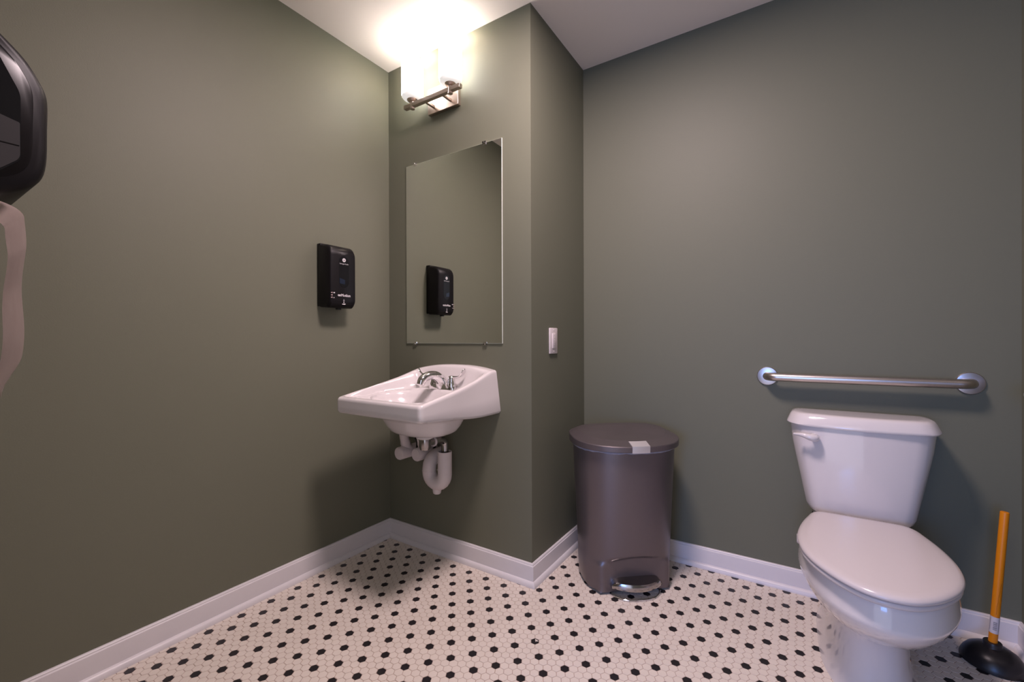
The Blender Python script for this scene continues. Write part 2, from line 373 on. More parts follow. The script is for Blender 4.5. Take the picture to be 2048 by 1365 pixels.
# ------------------------------------------------------------------ soap dispenser (left wall)
def rounded_profile(pts, rads, k=6):
    out = []
    n = len(pts)
    for i in range(n):
        p = Vector(pts[i]); a = Vector(pts[i-1]); b = Vector(pts[(i+1) % n]); r = rads[i]
        if r <= 0: out.append(p); continue
        da = (a-p).normalized(); db = (b-p).normalized()
        ang = da.angle(db); t = r/math.tan(ang/2)
        bis = (da+db).normalized(); c = p+bis*(r/math.sin(ang/2))
        p0 = p+da*t-c; p1 = p+db*t-c
        for s in range(k+1):
            f = s/k
            v = (p0*(1-f)+p1*f).normalized()*r
            out.append(c+v)
    return out
def build_soap():
    yc, hw, z0, z1, dep = -0.347, 0.066, 1.168, 1.436, 0.100
    S = empty('soap_dispenser', (0, yc, z0))
    tag(S, 'black automatic soap dispenser on the left wall beside the mirror', 'soap dispenser')
    box('back_plate', (0, yc-hw+0.002, z0+0.004), (0.028, yc+hw-0.002, z1+0.014), 'black', S, 0.003)
    prof = rounded_profile([(0.016, z0), (dep-0.018, z0-0.004), (dep, z0+0.02), (dep, z1), (0.016, z1+0.012)], [0.004, 0.022, 0.03, 0.048, 0.01], 8)
    bm = bmesh.new()
    cx = 0.06; cz = (z0+z1)/2
    rings = []
    for dy, inset in ((-hw, 0.010), (-hw+0.003, 0.004), (-hw+0.009, 0.0), (hw-0.009, 0.0), (hw-0.003, 0.004), (hw, 0.010)):
        rings.append([Vector((p[0]-inset*max(0, (p[0]-0.03)/0.07), yc+dy, p[1]-inset*(1 if p[1] > cz else -1))) for p in prof])
    add_rings(bm, rings)
    body = finish('housing', bm, 'black', S, 40)
    X = dep+0.0002
    def plate(name, outline, m, parent, x0=X-0.001, x1=X+0.0004):
        bm = bmesh.new()
        a = [Vector((x0, y, z)) for y, z in outline]; b = [Vector((x1, y, z)) for y, z in outline]
        add_rings(bm, [a, b]); return finish(name, bm, m, parent, 0)
    yw = -0.345
    win = [(yw+0.025*math.cos(a), 1.368+0.025*math.sin(a)) for a in [k*PI/10 for k in range(0, 11)]] + [(yw+0.025*math.cos(a), 1.283+0.030*math.sin(a)) for a in [PI+k*PI/10 for k in range(0, 11)]]
    w = plate('sight_window', win, 'smoke', S)
    plate('soap_level', [(yw-0.0225, 1.272), (yw+0.004, 1.268), (yw+0.004, 1.288), (yw-0.0225, 1.296)], 'blueliq', w, X, X+0.0008)
    def TM(y, z): return Matrix(((0, 0, 1, X+0.0006), (1, 0, 0, y), (0, 1, 0, z), (0, 0, 0, 1)))
    bm = bmesh.new(); add_lathe(bm, [(0.0025, 0), (0.0085, 0), (0.0085, 0.0006), (0.0025, 0.0006)], (X+0.0003, yw, 1.376), (1, 0, 0), 24, False, False)
    finish('logo_disc', bm, 'ink', S, 0)
    text_mesh('Georgia-Pacific', 0.0075, TM(yw, 1.359), 'ink', S)
    text_mesh('enMotion', 0.0165, TM(-0.345, 1.2195), 'ink', S, bold=0.0004)
    # three arrows and their symbols by the left edge
    for k, zz in enumerate((1.228, 1.2175, 1.207)):
        plate('arrow_mark', [(-0.4115, zz-0.0005), (-0.403, zz-0.003), (-0.403, zz+0.003)], 'pinkink', S)
    plate('battery_mark', [(-0.399, 1.2255), (-0.391, 1.2255), (-0.391, 1.2300), (-0.399, 1.2300)], 'ink', S)
    plate('drop_mark', [(-0.3985, 1.2045), (-0.3935, 1.2045), (-0.396, 1.2095)], 'ink', S)
    # nozzle drop over an open hand
    plate('drop_icon', [(-0.3465+0.0035*math.cos(a)*(1 if math.sin(a) < 0 else 1-0.55*math.sin(a)), 1.1975+0.006*math.sin(a)) for a in [k*PI/8 for k in range(16)]], 'greyink', S)
    plate('arrow_icon', [(-0.349, 1.1865), (-0.344, 1.1865), (-0.3445, 1.1905), (-0.3485, 1.1905)], 'ink', S)
    plate('hand_icon', [(-0.355, 1.1795), (-0.342, 1.1785), (-0.337, 1.1815), (-0.342, 1.1835), (-0.355, 1.1815)], 'ink', S)
    lathe('nozzle', [(0, 0), (0.014, 0), (0.012, -0.009), (0, -0.009)], (0.062, yc, z0-0.001), 'blackgl', S, n=20, cap0=False, cap1=False)
build_soap()

# ------------------------------------------------------------------ paper towel dispenser (entry wall, left edge)
def build_towel():
    x0, x1 = 0.41, 0.672
    S = empty('paper_towel_dispenser', (0.5, YB, 1.25))
    tag(S, 'large black paper towel dispenser with smoked side window at the left edge', 'towel dispenser')
    sp = smooth_path([(-1.560, 1.264, 0), (-1.480, 1.263, 0), (-1.424, 1.266, 0), (-1.389, 1.279, 0), (-1.366, 1.302, 0), (-1.3575, 1.335, 0), (-1.356, 1.390, 0), (-1.3555, 1.445, 0), (-1.362, 1.472, 0), (-1.378, 1.502, 0), (-1.400, 1.527, 0), (-1.430, 1.553, 0), (-1.480, 1.580, 0), (-1.550, 1.597, 0)], 4)
    prof = [(YB, 1.266)]+[(p.x, p.y) for p in sp]+[(YB, 1.602)]
    cy, cz = -1.485, 1.42
    def inset(p, d, sy=1.0):
        v = Vector((p[0]-cy, p[1]-cz)); 
        return Vector((cy+v.x*(1-d/0.13), cz+v.y*(1-d/0.17)))
    bm = bmesh.new(); rings = []
    for x, d in ((x0, 0.016), (x0+0.006, 0.005), (x0+0.018, 0.0), (x1-0.018, 0.0), (x1-0.006, 0.004), (x1, 0.012)):
        rings.append([Vector((x, max(YB, q.x), q.y)) for q in [inset(p, d) for p in prof]])
    add_rings(bm, rings)
    body = finish('housing', bm, 'black', S, 40)
    # side cover: raised panel with a groove around it, smoked pane inside
    def slab(name, d, xa, xb, m, parent):
        bm = bmesh.new()
        def R(x, dd): return [Vector((x, max(YB+0.012, q.x), q.y)) for q in [inset(p, dd) for p in prof]]
        add_rings(bm, [R(xa, d), R(xb-0.0012, d), R(xb, d+0.0015)]); return finish(name, bm, m, parent, 40)
    slab('side_cover', 0.0205, x1-0.002, x1+0.0016, 'blackgl', S)
    win = rounded_profile([(YB+0.04, 1.298), (-1.418, 1.298), (-1.3905, 1.328), (-1.3905, 1.440), (-1.43, 1.53), (YB+0.04, 1.56)], [0.01, 0.03, 0.02, 0.05, 0.06, 0.01], 8)
    bm = bmesh.new(); add_rings(bm, [[Vector((x, p[0], p[1])) for p in win] for x in (x1, x1+0.0024)])
    w = finish('side_window', bm, 'smoke', S, 40)
    low = rounded_profile([(YB+0.04, 1.3005), (-1.42, 1.3005), (-1.3915, 1.330), (-1.3915, 1.3905), (-1.43, 1.401), (YB+0.04, 1.41)], [0.005, 0.03, 0.02, 0.003, 0.01, 0.005], 6)
    bm = bmesh.new(); add_rings(bm, [[Vector((x, p[0], p[1])) for p in low] for x in (x1+0.002, x1+0.0031)])
    finish('roll_cover', bm, 'greyroll', w, 40)
    bm = bmesh.new(); add_box(bm, (x1+0.003, YB+0.04, 1.3505), (x1+0.0036, -1.3925, 1.3520)); finish('roll_seam', bm, 'blackgl', w, 0)
    lathe('roll_hub', [(0, 0), (0.03, 0), (0.028, 0.0015), (0, 0.0015)], (x1+0.0024, -1.455, 1.464), 'blackgl', w, axis=(1, 0, 0), n=28, cap0=False, cap1=False)
    # hanging sheet
    bm = bmesh.new(); nx, nz = 14, 60
    xa, xb = 0.495, 0.660
    L = []
    for k in range(nz+1):
        t = k/nz; row = []
        for i in range(nx+1):
            u = i/nx
            x = xa+(xb-xa)*u
            if t < 0.14:      # comes forward out of the slot and bends down
                a = t/0.14*PI/2
                y = -1.432+0.047*math.sin(a); z = 1.2605-0.024*(1-math.cos(a))-0.003*u
                pass
            else:
                s = (t-0.14)/0.86
                zb = 0.954+(-0.030 if u > 0.35 else 0.0)*sstep(0.35, 0.75, u)+0.012*math.sin(u*14)*s*0.4
                z = 1.2365+(zb-1.2365)*s-0.003*u
                y = -1.385+0.0035*math.sin(s*9.5+u*0.9)*min(1, s*6)-0.009*sstep(0.45, 1, s)*1.2
            # the strip narrows to a torn tip
            if t > 0.8:
                c = sstep(0.8, 1, t); x = xa+(xb-xa)*(u*(1-0.62*c)+0.02*c)
            row.append(bm.verts.new((x, y, z)))
        L.append(row)
    for a, b in zip(L[:-1], L[1:]):
        for i in range(nx): bm.faces.new((a[i], a[i+1], b[i+1], b[i]))
    bmesh.ops.solidify(bm, geom=list(bm.faces), thickness=0.0006)
    o = finish('paper_towel', bm, 'paper', None, 60)
    tag(o, 'pinkish white paper towel strip hanging with a torn end', 'paper towel')
build_towel()

# ------------------------------------------------------------------ sink
def build_sink():
    cx, hw, yf = 0.460, 0.236, -0.476
    S = empty('wall_sink', (cx, 0, 0.70))
    tag(S, 'white wall-hung sink with sloped sides and chrome faucet below the mirror', 'sink')
    side = [(-0.476, 0.790), (-0.357, 0.812), (-0.293, 0.823), (-0.225, 0.836), (-0.152, 0.852), (-0.073, 0.874), (-0.035, 0.8835), (0.0, 0.885)]
    N = 72
    def rim(x, y):
        a = abs(x-cx)/hw
        arch = 0.023*(1-min(1, a)**2.4)*sstep(-0.10, -0.012, y)
        s = lerp_tab(side, y)
        return s+arch
    def inner(x, y):
        deck = 0.800-0.006*sstep(-0.12, -0.16, y)-0.010*sstep(-0.2, -0.44, y)
        r = math.sqrt(((x-cx)/0.192)**2+((y+0.275)/0.155)**2)
        if r < 1:
            b = 1-r**2.4
            deck -= 0.125*b*sstep(0, 0.12, 1-r)**0.6
        return deck
    def top(x, y):
        dx = hw-abs(x-cx); df = y-yf; db = -y
        wid = 0.030+0.055*sstep(-0.30, -0.02, y)
        wS = sstep(0.016, wid, dx); wF = sstep(0.016, 0.05, df)
        # scooped back: elliptical front edge of the ledge
        lb = 0.030+0.020*(abs(x-cx)/hw)**2
        wB = sstep(lb, lb+0.045, db)
        w = wS*wF*wB
        z = rim(x, y)*(1-w)+inner(x, y)*w
        e = min(dx, df)
        if e < 0.010: z -= 0.010-math.sqrt(max(0, 0.0001-(0.010-e)**2)) if e < 0.010 else 0
        return z
    bm = bmesh.new()
    def wp(t): return 0.75*math.sin(t*PI/2)+0.25*t
    xs = [cx+hw*wp(-1+2*i/N) for i in range(N+1)]
    ys = [yf/2+(-yf/2)*wp(-1+2*j/N) for j in range(N+1)]
    def corner(x, y):       # round the two front corners in plan
        r = 0.018; ax = abs(x-cx)-(hw-r); ay = (yf+r)-y
        if ax > 0 and ay > 0:
            d = math.hypot(ax, ay); m = max(ax, ay)
            if d > 1e-9:
                k = m/d; sx = 1 if x > cx else -1
                x, y = cx+sx*(hw-r+ax*k), yf+r-ay*k
        return cx+(x-cx)*(1-0.055*sstep(-0.30, 0, y)), y
    G = []
    for j in range(N+1):
        row = []
        for i in range(N+1):
            x, y = corner(xs[i], ys[j]); row.append(bm.verts.new((x, y, top(xs[i], ys[j]))))
        G.append(row)
    for j in range(N):
        for i in range(N): bm.faces.new((G[j][i], G[j][i+1], G[j+1][i+1], G[j+1][i]))
    loop = [G[0][i] for i in range(N)]+[G[j][N] for j in range(N)]+[G[N][i] for i in range(N, 0, -1)]+[G[j][0] for j in range(N, 0, -1)]
    base = [v.co.copy() for v in loop]
    def ring(f): return [bm.verts.new(f(p)) for p in base]
    bz = lambda y: 0.699+0.028*sstep(-0.1, -0.476, y)
    def lower(p, s, dz):      # s 0 at rim 1 at bottom; the back flares a little at the bottom
        z0 = p.z; z1 = bz(p.y)+0.012
        flare = 1+0.095*s*sstep(-0.30, 0, p.y)
        return Vector((cx+(p.x-cx)*flare, p.y, z0+(z1-z0)*s))
    rings = [ring(lambda p, s=s: lower(p, s, 0)) for s in (0.08, 0.3, 0.6, 1.0)]
    def inward(p, k, z, yk=None):
        q = lower(p, 1, 0)
        yc = -0.235
        y = yc+(p.y-yc)*(yk or k)
        return Vector((cx+(q.x-cx)*k, min(y, 0), z))
    rings.append(ring(lambda p: Vector((cx+(lower(p, 1, 0).x-cx)*0.985, min(0, -0.235+(p.y+0.235)*0.985), bz(p.y)+0.003))))
    rings.append(ring(lambda p: inward(p, 0.95, bz(p.y))))
    def under(p, ax, ay, z, pw=0.8):
        t = math.atan2((p.y+0.238)/0.238, (p.x-cx)/hw); c, q = math.cos(t), math.sin(t)
        return Vector((cx+ax*math.copysign(abs(c)**pw, c), -0.222+ay*math.copysign(abs(q)**pw, q), z))
    for ax, ay, z in ((0.185, 0.150, 0.703), (0.176, 0.140, 0.690), (0.162, 0.126, 0.664), (0.148, 0.112, 0.644), (0.132, 0.098, 0.633), (0.110, 0.085, 0.628)):
        rings.append(ring(lambda p, ax=ax, ay=ay, z=z: under(p, ax, ay, z)))
    prev = loop
    for r in rings:
        n = len(r)
        for i in range(n):
            j = (i+1) % n; bm.faces.new((prev[j], prev[i], r[i], r[j]))
        prev = r
    bm.faces.new(prev)
    finish('basin', bm, 'china', S, 50)
    # overflow drain inside the bowl
    lathe('drain_ring', [(0.0, 0.002), (0.016, 0.002), (0.022, 0.004), (0.024, 0.0), (0.0, 0.0)], (cx, -0.275, inner(cx, -0.275)), 'chrome', S, n=24, cap0=False, cap1=False)
    # ---- faucet
    fx, fy, fz = 0.444, -0.082, 0.800
    bm = bmesh.new()
    rings = []
    for z, k in ((fz-0.004, 1.0), (fz+0.014, 0.96), (fz+0.022, 0.86), (fz+0.024, 0.7)):
        rg = []
        for a in range(40):
            t = 2*PI*a/40
            c, s = math.cos(t), math.sin(t)
            rg.append(Vector((fx+0.078*k*math.copysign(abs(c)**0.55, c), fy+0.026*k*math.copysign(abs(s)**0.7, s), z)))
        rings.append(rg)
    add_rings(bm, rings)
    fa = lab(finish('faucet', bm, 'chrome', S, 40), 'chrome two-handle faucet with wing levers')
    bm = bmesh.new()
    path = smooth_path([(fx, fy, fz+0.012), (fx-0.001, fy-0.012, fz+0.040), (fx-0.003, fy-0.048, fz+0.062), (fx-0.005, fy-0.090, fz+0.064), (fx-0.007, fy-0.122, fz+0.050), (fx-0.008, fy-0.134, fz+0.028)], 5)
    nP = len(path)
    add_tube(bm, path, [lerp_tab([(0, 0.030), (0.25, 0.024), (0.5, 0.019), (0.8, 0.0185), (1, 0.016)], i/(nP-1)) for i in range(nP)], 20)
    finish('spout', bm, 'chrome', fa, 50)
    for sgn in (-1, 1):
        hx = fx+sgn*0.051
        bm = bmesh.new()
        add_lathe(bm, [(0.024, 0.010), (0.0235, 0.022), (0.018, 0.032), (0.016, 0.045), (0.0155, 0.053), (0.010, 0.060), (0.0, 0.0615)], (hx, fy, fz), n=24, cap1=False)
        # wing lever: thin neck spreading to an upturned paddle
        dirv = Vector((-0.80, -0.60, 0)) if sgn < 0 else Vector((0.92, 0.05, 0))
        dirv.normalize(); w = Vector((-dirv.y, dirv.x, 0))
        rings = []
        for d, z, hwid, th in ((0.0, 0.053, 0.012, 0.007), (0.015, 0.0545, 0.008, 0.006), (0.033, 0.056, 0.0075, 0.005), (0.047, 0.060, 0.010, 0.0045), (0.057, 0.067, 0.015, 0.0045), (0.065, 0.077, 0.0165, 0.004), (0.070, 0.088, 0.013, 0.0035), (0.072, 0.093, 0.004, 0.002)):
            c = Vector((hx, fy, fz+z))+dirv*d
            nrm = Vector((0, 0, 1)) if d < 0.045 else (Vector((0, 0, 0.6))-dirv*0.8).normalized()
            rings.append([c+w*(hwid*math.cos(a))+nrm*(th*math.sin(a)) for a in [2*PI*k/14 for k in range(14)]])
        add_rings(bm, rings)
        finish('handle', bm, 'chrome', fa, 50)
    # ---- drain
    dx, dy = 0.462, -0.215
    bm = bmesh.new()
    add_lathe(bm, [(0.0, 0.628), (0.037, 0.628), (0.037, 0.606), (0.031, 0.602), (0.0, 0.602)], (dx, dy, 0), n=28, cap0=False, cap1=False)
    finish('drain_collar', bm, 'china', S, 40)
    bm = bmesh.new()
    add_lathe(bm, [(0.0, 0.604), (0.030, 0.604), (0.030, 0.5995), (0.0255, 0.5985), (0.0255, 0.570), (0.021, 0.556), (0.010, 0.551), (0.0, 0.551)], (dx, dy, 0), n=28, cap0=False, cap1=False)
    dr = lab(finish('drain_tailpiece', bm, 'dchrome', S, 40), 'chrome drain tailpiece')
    ex, ey = 0.470, -0.100
    tube('offset_pipe', smooth_path([(dx, dy+0.010, 0.577), (dx+0.002, dy+0.05, 0.580), (ex-0.002, ey-0.030, 0.581), (ex, ey-0.008, 0.573), (ex, ey, 0.552), (ex, ey, 0.46)], 6), 0.0165, 'dchrome', dr, 18)
    tube('slip_ring', [(dx+0.0015, dy+0.046, 0.580), (dx+0.0017, dy+0.052, 0.580)], 0.0215, 'wplast', dr, 22)
    # ---- insulated trap: open sleeve, U bend, arm into the wall
    r = 0.0315
    bm = bmesh.new()
    lx = ex-0.094
    up = [(ex, ey, 0.520), (ex, ey, 0.470), (ex, ey, 0.430)]
    arc = [((ex+lx)/2+(ex-lx)/2*math.cos(a), ey, 0.420-0.046*math.sin(a)) for a in [PI*k/12 for k in range(0, 13)]]
    back = [(lx, ey, 0.432), (lx, ey+0.003, 0.452), (lx, ey+0.016, 0.472), (lx, ey+0.042, 0.484), (lx, ey+0.075, 0.486), (lx, 0.0, 0.486)]
    add_tube(bm, up+arc[0:]+back, r, 24, caps=False)
    finish('trap_cover', bm, 'wfoam', S, 60)
    lathe('trap_rim', [(r, 0.520), (r, 0.524), (r-0.004, 0.524), (r-0.005, 0.47)], (ex, ey, 0), 'wfoam', S, n=24, cap0=False, cap1=False)
    lathe('cleanout_nub', [(0.026, 0.372), (0.021, 0.357), (0.0195, 0.340), (0.018, 0.330), (0.013, 0.326), (0.0, 0.325)], ((ex+lx)/2, ey, 0), 'wfoam', S, n=24, cap0=False, cap1=False)
    bm = bmesh.new(); add_tube(bm, [(lx, ey, 0.4235), (lx, ey, 0.4255)], r+0.0012, 24); finish('trap_seam', bm, 'wfoam', S, 40)
    for k in range(4):
        lathe('fastener', [(0, 0), (0.0045, 0), (0.003, 0.002), (0, 0.0025)], (ex-r*0.80, ey-r*0.60, 0.505-0.031*k), 'wfoam', S, axis=(-0.8, -0.6, 0), n=12, cap0=False, cap1=False)
    # ---- covered supply stops
    for sx, sz in ((0.198, 0.480), (0.312, 0.490)):
        bm = bmesh.new()
        add_tube(bm, [(sx, -0.120, sz), (sx, -0.116, sz), (sx, -0.06, sz), (sx, 0.0, sz)], [0.029, 0.0305, 0.0305, 0.0305], 26)
        add_tube(bm, smooth_path([(sx, -0.060, sz), (sx, -0.072, sz+0.028), (sx+0.002, -0.085, sz+0.065), (sx+0.006, -0.105, 0.640)], 5), [0.0275]*4+[0.024]*5+[0.022]*7, 22)
        c = lab(finish('supply_cover', bm, 'wfoam', S, 50), 'white insulated cover over a water supply pipe')
        lathe('end_cap', [(0, 0), (0.0265, 0), (0.0255, 0.003), (0, 0.0035)], (sx, -0.120, sz), 'wfoam', c, axis=(0, -1, 0), n=26, cap0=False, cap1=False)
        tube('supply_hose', smooth_path([(sx+0.03, -0.03, sz+0.01), (sx+0.045, -0.045, sz+0.05), (sx+0.04, -0.07, sz+0.10), (sx+0.03, -0.09, 0.63)], 4), 0.006, 'blackgl', c, 10)
build_sink()

# ------------------------------------------------------------------ grab bars
def build_bar(a, b, n, wn, label):
    """a,b flange centres on the wall, n = wall normal"""
    a = Vector(a); b = Vector(b); n = Vector(n); t = (b-a).normalized()
    S = empty('grab_bar', tuple((a+b)/2)); tag(S, label, 'grab bar', None)
    for c in (a, b):
        lathe('flange', [(0.0, 0.0), (0.0385, 0.0), (0.0385, 0.004), (0.036, 0.0075), (0.020, 0.010), (0.0, 0.010)], c, 'steel', S, axis=n, n=44, cap0=False, cap1=False)
    so = 0.050; rb = 0.034
    pts = [a+n*0.004]
    for k in range(0, 9):
        an = PI/2*k/8
        pts.append(a+n*(so-rb+rb*math.sin(an))+t*(rb-rb*math.cos(an)))
    for k in range(8, -1, -1):
        an = PI/2*k/8
        pts.append(b+n*(so-rb+rb*math.sin(an))-t*(rb-rb*math.cos(an)))
    pts.append(b+n*0.004)
    tube('rail', pts, 0.0165, 'steel', S, 24)
    return S
build_bar((1.683, D1, 0.866), (2.280, D1, 0.866), (0, -1, 0), 'far', 'satin steel grab bar on the wall above the toilet tank')
build_bar((W2, 0.335, 0.855), (W2, -0.60, 0.855), (-1, 0, 0), 'right', 'steel grab bar end just showing at the right edge of the frame')

# ------------------------------------------------------------------ toilet
TCX = 1.965
def egg(yb, yf, w, n=56, pw=2.0, sq=2.6, cx=TCX):
    """closed outline: rounder front, squarer back; widest a little behind the middle"""
    out = []
    ym = yb-(yb-yf)*0.42
    for k in range(n):
        a = 2*PI*k/n
        c, s = math.cos(a), math.sin(a)
        if s < 0:
            x = w*math.copysign(abs(c)**(2/pw), c); y = ym+(ym-yf)*-(abs(s)**(2/pw))
        else:
            x = w*math.copysign(abs(c)**(2/sq), c); y = ym+(yb-ym)*abs(s)**(2/sq)
        out.append((cx+x, y))
    return out
def build_toilet():
    S = empty('toilet', (TCX, 0.25, 0)); tag(S, 'white two-piece toilet with its lid closed under the grab bar', 'toilet')
    bm = bmesh.new(); rings = []
    half = [(0.0, -0.238), (0.045, -0.229), (0.085, -0.199), (0.120, -0.157), (0.150, -0.105), (0.170, -0.045), (0.1785, 0.03), (0.1745, 0.10), (0.163, 0.17), (0.147, 0.232), (0.137, 0.266), (0.120, 0.288), (0.092, 0.2945)]
    full = [(-w, y, 0) for w, y in reversed(half[1:4])]+[(w, y, 0) for w, y in half]+[(0.0, 0.295, 0), (-0.05, 0.295, 0)]
    sm = smooth_path(full, 4)
    BO = [(p.x, p.y) for p in sm[12:-4]]
    def lid_outline(d, back=0.295, fr=-0.238):
        """seat-shaped outline shrunk by d"""
        ym = 0.0285; hl = 0.2665; f = (back-fr)/0.533; mid = (back+fr)/2
        L = [(w*(1-d/0.1785), mid+(y-ym)*f*(1-d/hl)) for w, y in BO]
        return [(TCX-0.004+w, y) for w, y in L]+[(TCX-0.004-w, y) for w, y in reversed(L[1:-1])]
    for z, yb, yf, w, sq, pw in ((0.0, 0.50, -0.012, 0.124, 4, 2.8), (0.015, 0.50, -0.006, 0.120, 4, 2.8), (0.05, 0.49, 0.002, 0.108, 4, 2.8), (0.10, 0.48, 0.004, 0.100, 3.6, 2.8), (0.15, 0.46, 0.004, 0.098, 3.4, 2.7), (0.180, 0.45, -0.004, 0.099, 3.2, 2.5), (0.194, 0.44, -0.016, 0.103, 3, 2.4), (0.205, 0.43, -0.038, 0.111, 2.8, 2.2), (0.218, 0.42, -0.075, 0.125, 2.6, 2.1),
                               (0.237, 0.40, -0.117, 0.141, 2.6, 2.0), (0.262, 0.38, -0.160, 0.158, 2.6, 2.0), (0.295, 0.36, -0.198, 0.172, 2.5, 2.0), (0.318, 0.345, -0.214, 0.1785, 2.4, 2.0), (0.326, 0.342, -0.217, 0.180, 2.4, 2.0), (0.334, 0.34, -0.2165, 0.1795, 2.4, 2.0), (0.372, 0.32, -0.208, 0.1735, 2.3, 2.0), (0.384, 0.31, -0.204, 0.171, 2.3, 2.0), (0.390, 0.30, -0.198, 0.165, 2.3, 2.0)):
        rings.append([Vector((x, y, z)) for x, y in egg(yb, yf, w, sq=sq, pw=pw)])
    add_rings(bm, rings)
    finish('bowl', bm, 'china', S, 60)
    bm = bmesh.new(); rings = []
    for z, k, y0 in ((0.28, 0.86, 0.30), (0.32, 0.96, 0.27), (0.368, 1.0, 0.265), (0.378, 0.985, 0.27), (0.381, 0.95, 0.28)):
        hw = 0.135*k; pts = rounded_profile([(TCX-hw, y0), (TCX+hw, y0), (TCX+hw*0.95, D1-0.045), (TCX-hw*0.95, D1-0.045)], [0.03]*4, 6)
        rings.append([Vector((p[0], p[1], z)) for p in pts])
    add_rings(bm, rings); finish('tank_deck', bm, 'china', S, 50)
    # tank
    TKX = TCX+0.004
    def tank_ring(hw, yfr, yb, z, bow=0.030, r=0.05):
        n = 16; pts = []
        # front edge left -> right, bowed
        fr = [(-hw*math.cos(PI*k/n) , 0) for k in range(n+1)]
        for x, _ in fr:
            u = abs(x)/hw
            y = yfr+bow*u**2+ (0.055*max(0, (u-0.80)/0.20)**2.2)
            pts.append(Vector((TKX+x, y, z)))
        pts.append(Vector((TKX+hw*0.985, yb-0.02, z))); pts.append(Vector((TKX+hw*0.93, yb, z)))
        pts.append(Vector((TKX-hw*0.93, yb, z))); pts.append(Vector((TKX-hw*0.985, yb-0.02, z)))
        return pts
    bm = bmesh.new(); rings = []
    yb = D1-0.022
    for z, hw, yf, bow in ((0.382, 0.126, 0.362, 0.02), (0.386, 0.140, 0.350, 0.022), (0.395, 0.1505, 0.341, 0.024), (0.412, 0.1570, 0.336, 0.026), (0.45, 0.1635, 0.334, 0.028), (0.51, 0.1745, 0.332, 0.030), (0.58, 0.1880, 0.331, 0.032), (0.64, 0.1985, 0.330, 0.034), (0.712, 0.2065, 0.330, 0.036)):
        rings.append(tank_ring(hw, yf, yb, z, bow))
    add_rings(bm, rings)
    tk = finish('tank', bm, 'china', S, 50)
    bm = bmesh.new(); rings = []
    for z, d in ((0.702, -0.004), (0.703, 0.008), (0.7075, 0.0105), (0.713, 0.009), (0.736, -0.001), (0.743, -0.006), (0.7465, -0.014), (0.7475, -0.030)):
        rings.append(tank_ring(0.2065+d, 0.330-d, yb+min(d, 0.004), z, 0.036))
    add_rings(bm, rings)
    finish('tank_lid', bm, 'china', tk, 50)
    # flush lever
    bm = bmesh.new()
    P = smooth_path([(1.836, 0.346, 0.668), (1.838, 0.322, 0.667), (1.822, 0.314, 0.670), (1.800, 0.316, 0.675), (1.775, 0.330, 0.674)], 5)
    nP = len(P); add_tube(bm, P, [lerp_tab([(0, 0.012), (0.3, 0.0135), (0.5, 0.0115), (0.75, 0.0075), (1, 0.004)], i/(nP-1)) for i in range(nP)], 16)
    lab(finish('flush_lever', bm, 'china', tk, 60), 'white flush lever')
    # seat ring and lid
    bm = bmesh.new(); rings = []
    for z, d in ((0.391, 0.012), (0.391, 0.003), (0.395, 0.0), (0.402, 0.0), (0.4045, 0.004), (0.4045, 0.03)):
        rings.append([Vector((x, y, z)) for x, y in lid_outline(d+0.004, 0.285, fr=-0.236)])
    add_rings(bm, rings); finish('seat', bm, 'seat', S, 60)
    bm = bmesh.new(); rings = []
    for z, d in ((0.406, 0.016), (0.406, 0.006), (0.4085, 0.001), (0.413, 0.0), (0.4185, 0.003), (0.4225, 0.012), (0.4245, 0.030), (0.4255, 0.07), (0.426, 0.11)):
        rings.append([Vector((x, y, z)) for x, y in lid_outline(d)])
    add_rings(bm, rings); finish('seat_lid', bm, 'seat', S, 60)
    for s in (-1, 1):
        bm = bmesh.new(); add_box(bm, (TCX+s*0.075-0.022, 0.275, 0.389), (TCX+s*0.075+0.022, 0.310, 0.412), 0.006, 3)
        finish('hinge', bm, 'seat', S, 40)
build_toilet()

# supply valve behind the bowl
def build_valve():
    S = empty('shutoff_valve', (1.815, D1, 0.235)); tag(S, 'small chrome water shutoff valve behind the left side of the toilet bowl', 'valve')
    lathe('escutcheon', [(0, 0), (0.026, 0), (0.022, 0.006), (0.01, 0.009), (0, 0.009)], (1.815, D1, 0.235), 'chrome', S, axis=(0, -1, 0), n=24, cap0=False, cap1=False)
    tube('valve_body', [(1.815, D1-0.005, 0.235), (1.815, D1-0.07, 0.235)], 0.009, 'chrome', S, 14)
    bm = bmesh.new()
    rings = []
    for d, k in ((0.0, 0.8), (0.004, 1.0), (0.012, 1.0), (0.016, 0.8)):
        rings.append([Vector((1.800-d, D1-0.060+0.011*k*math.cos(a), 0.237+0.020*k*math.sin(a))) for a in [2*PI*i/20 for i in range(20)]])
    add_rings(bm, rings); finish('oval_handle', bm, 'wplast', S, 40)
    tube('valve_stem', [(1.815, D1-0.060, 0.237), (1.797, D1-0.060, 0.237)], 0.005, 'chrome', S, 10)
    tube('hose', smooth_path([(1.815, D1-0.065, 0.235), (1.818, D1-0.085, 0.29), (1.832, D1-0.09, 0.345), (1.846, D1-0.09, 0.380)], 5), 0.005, 'dchrome', S, 10)
build_valve()

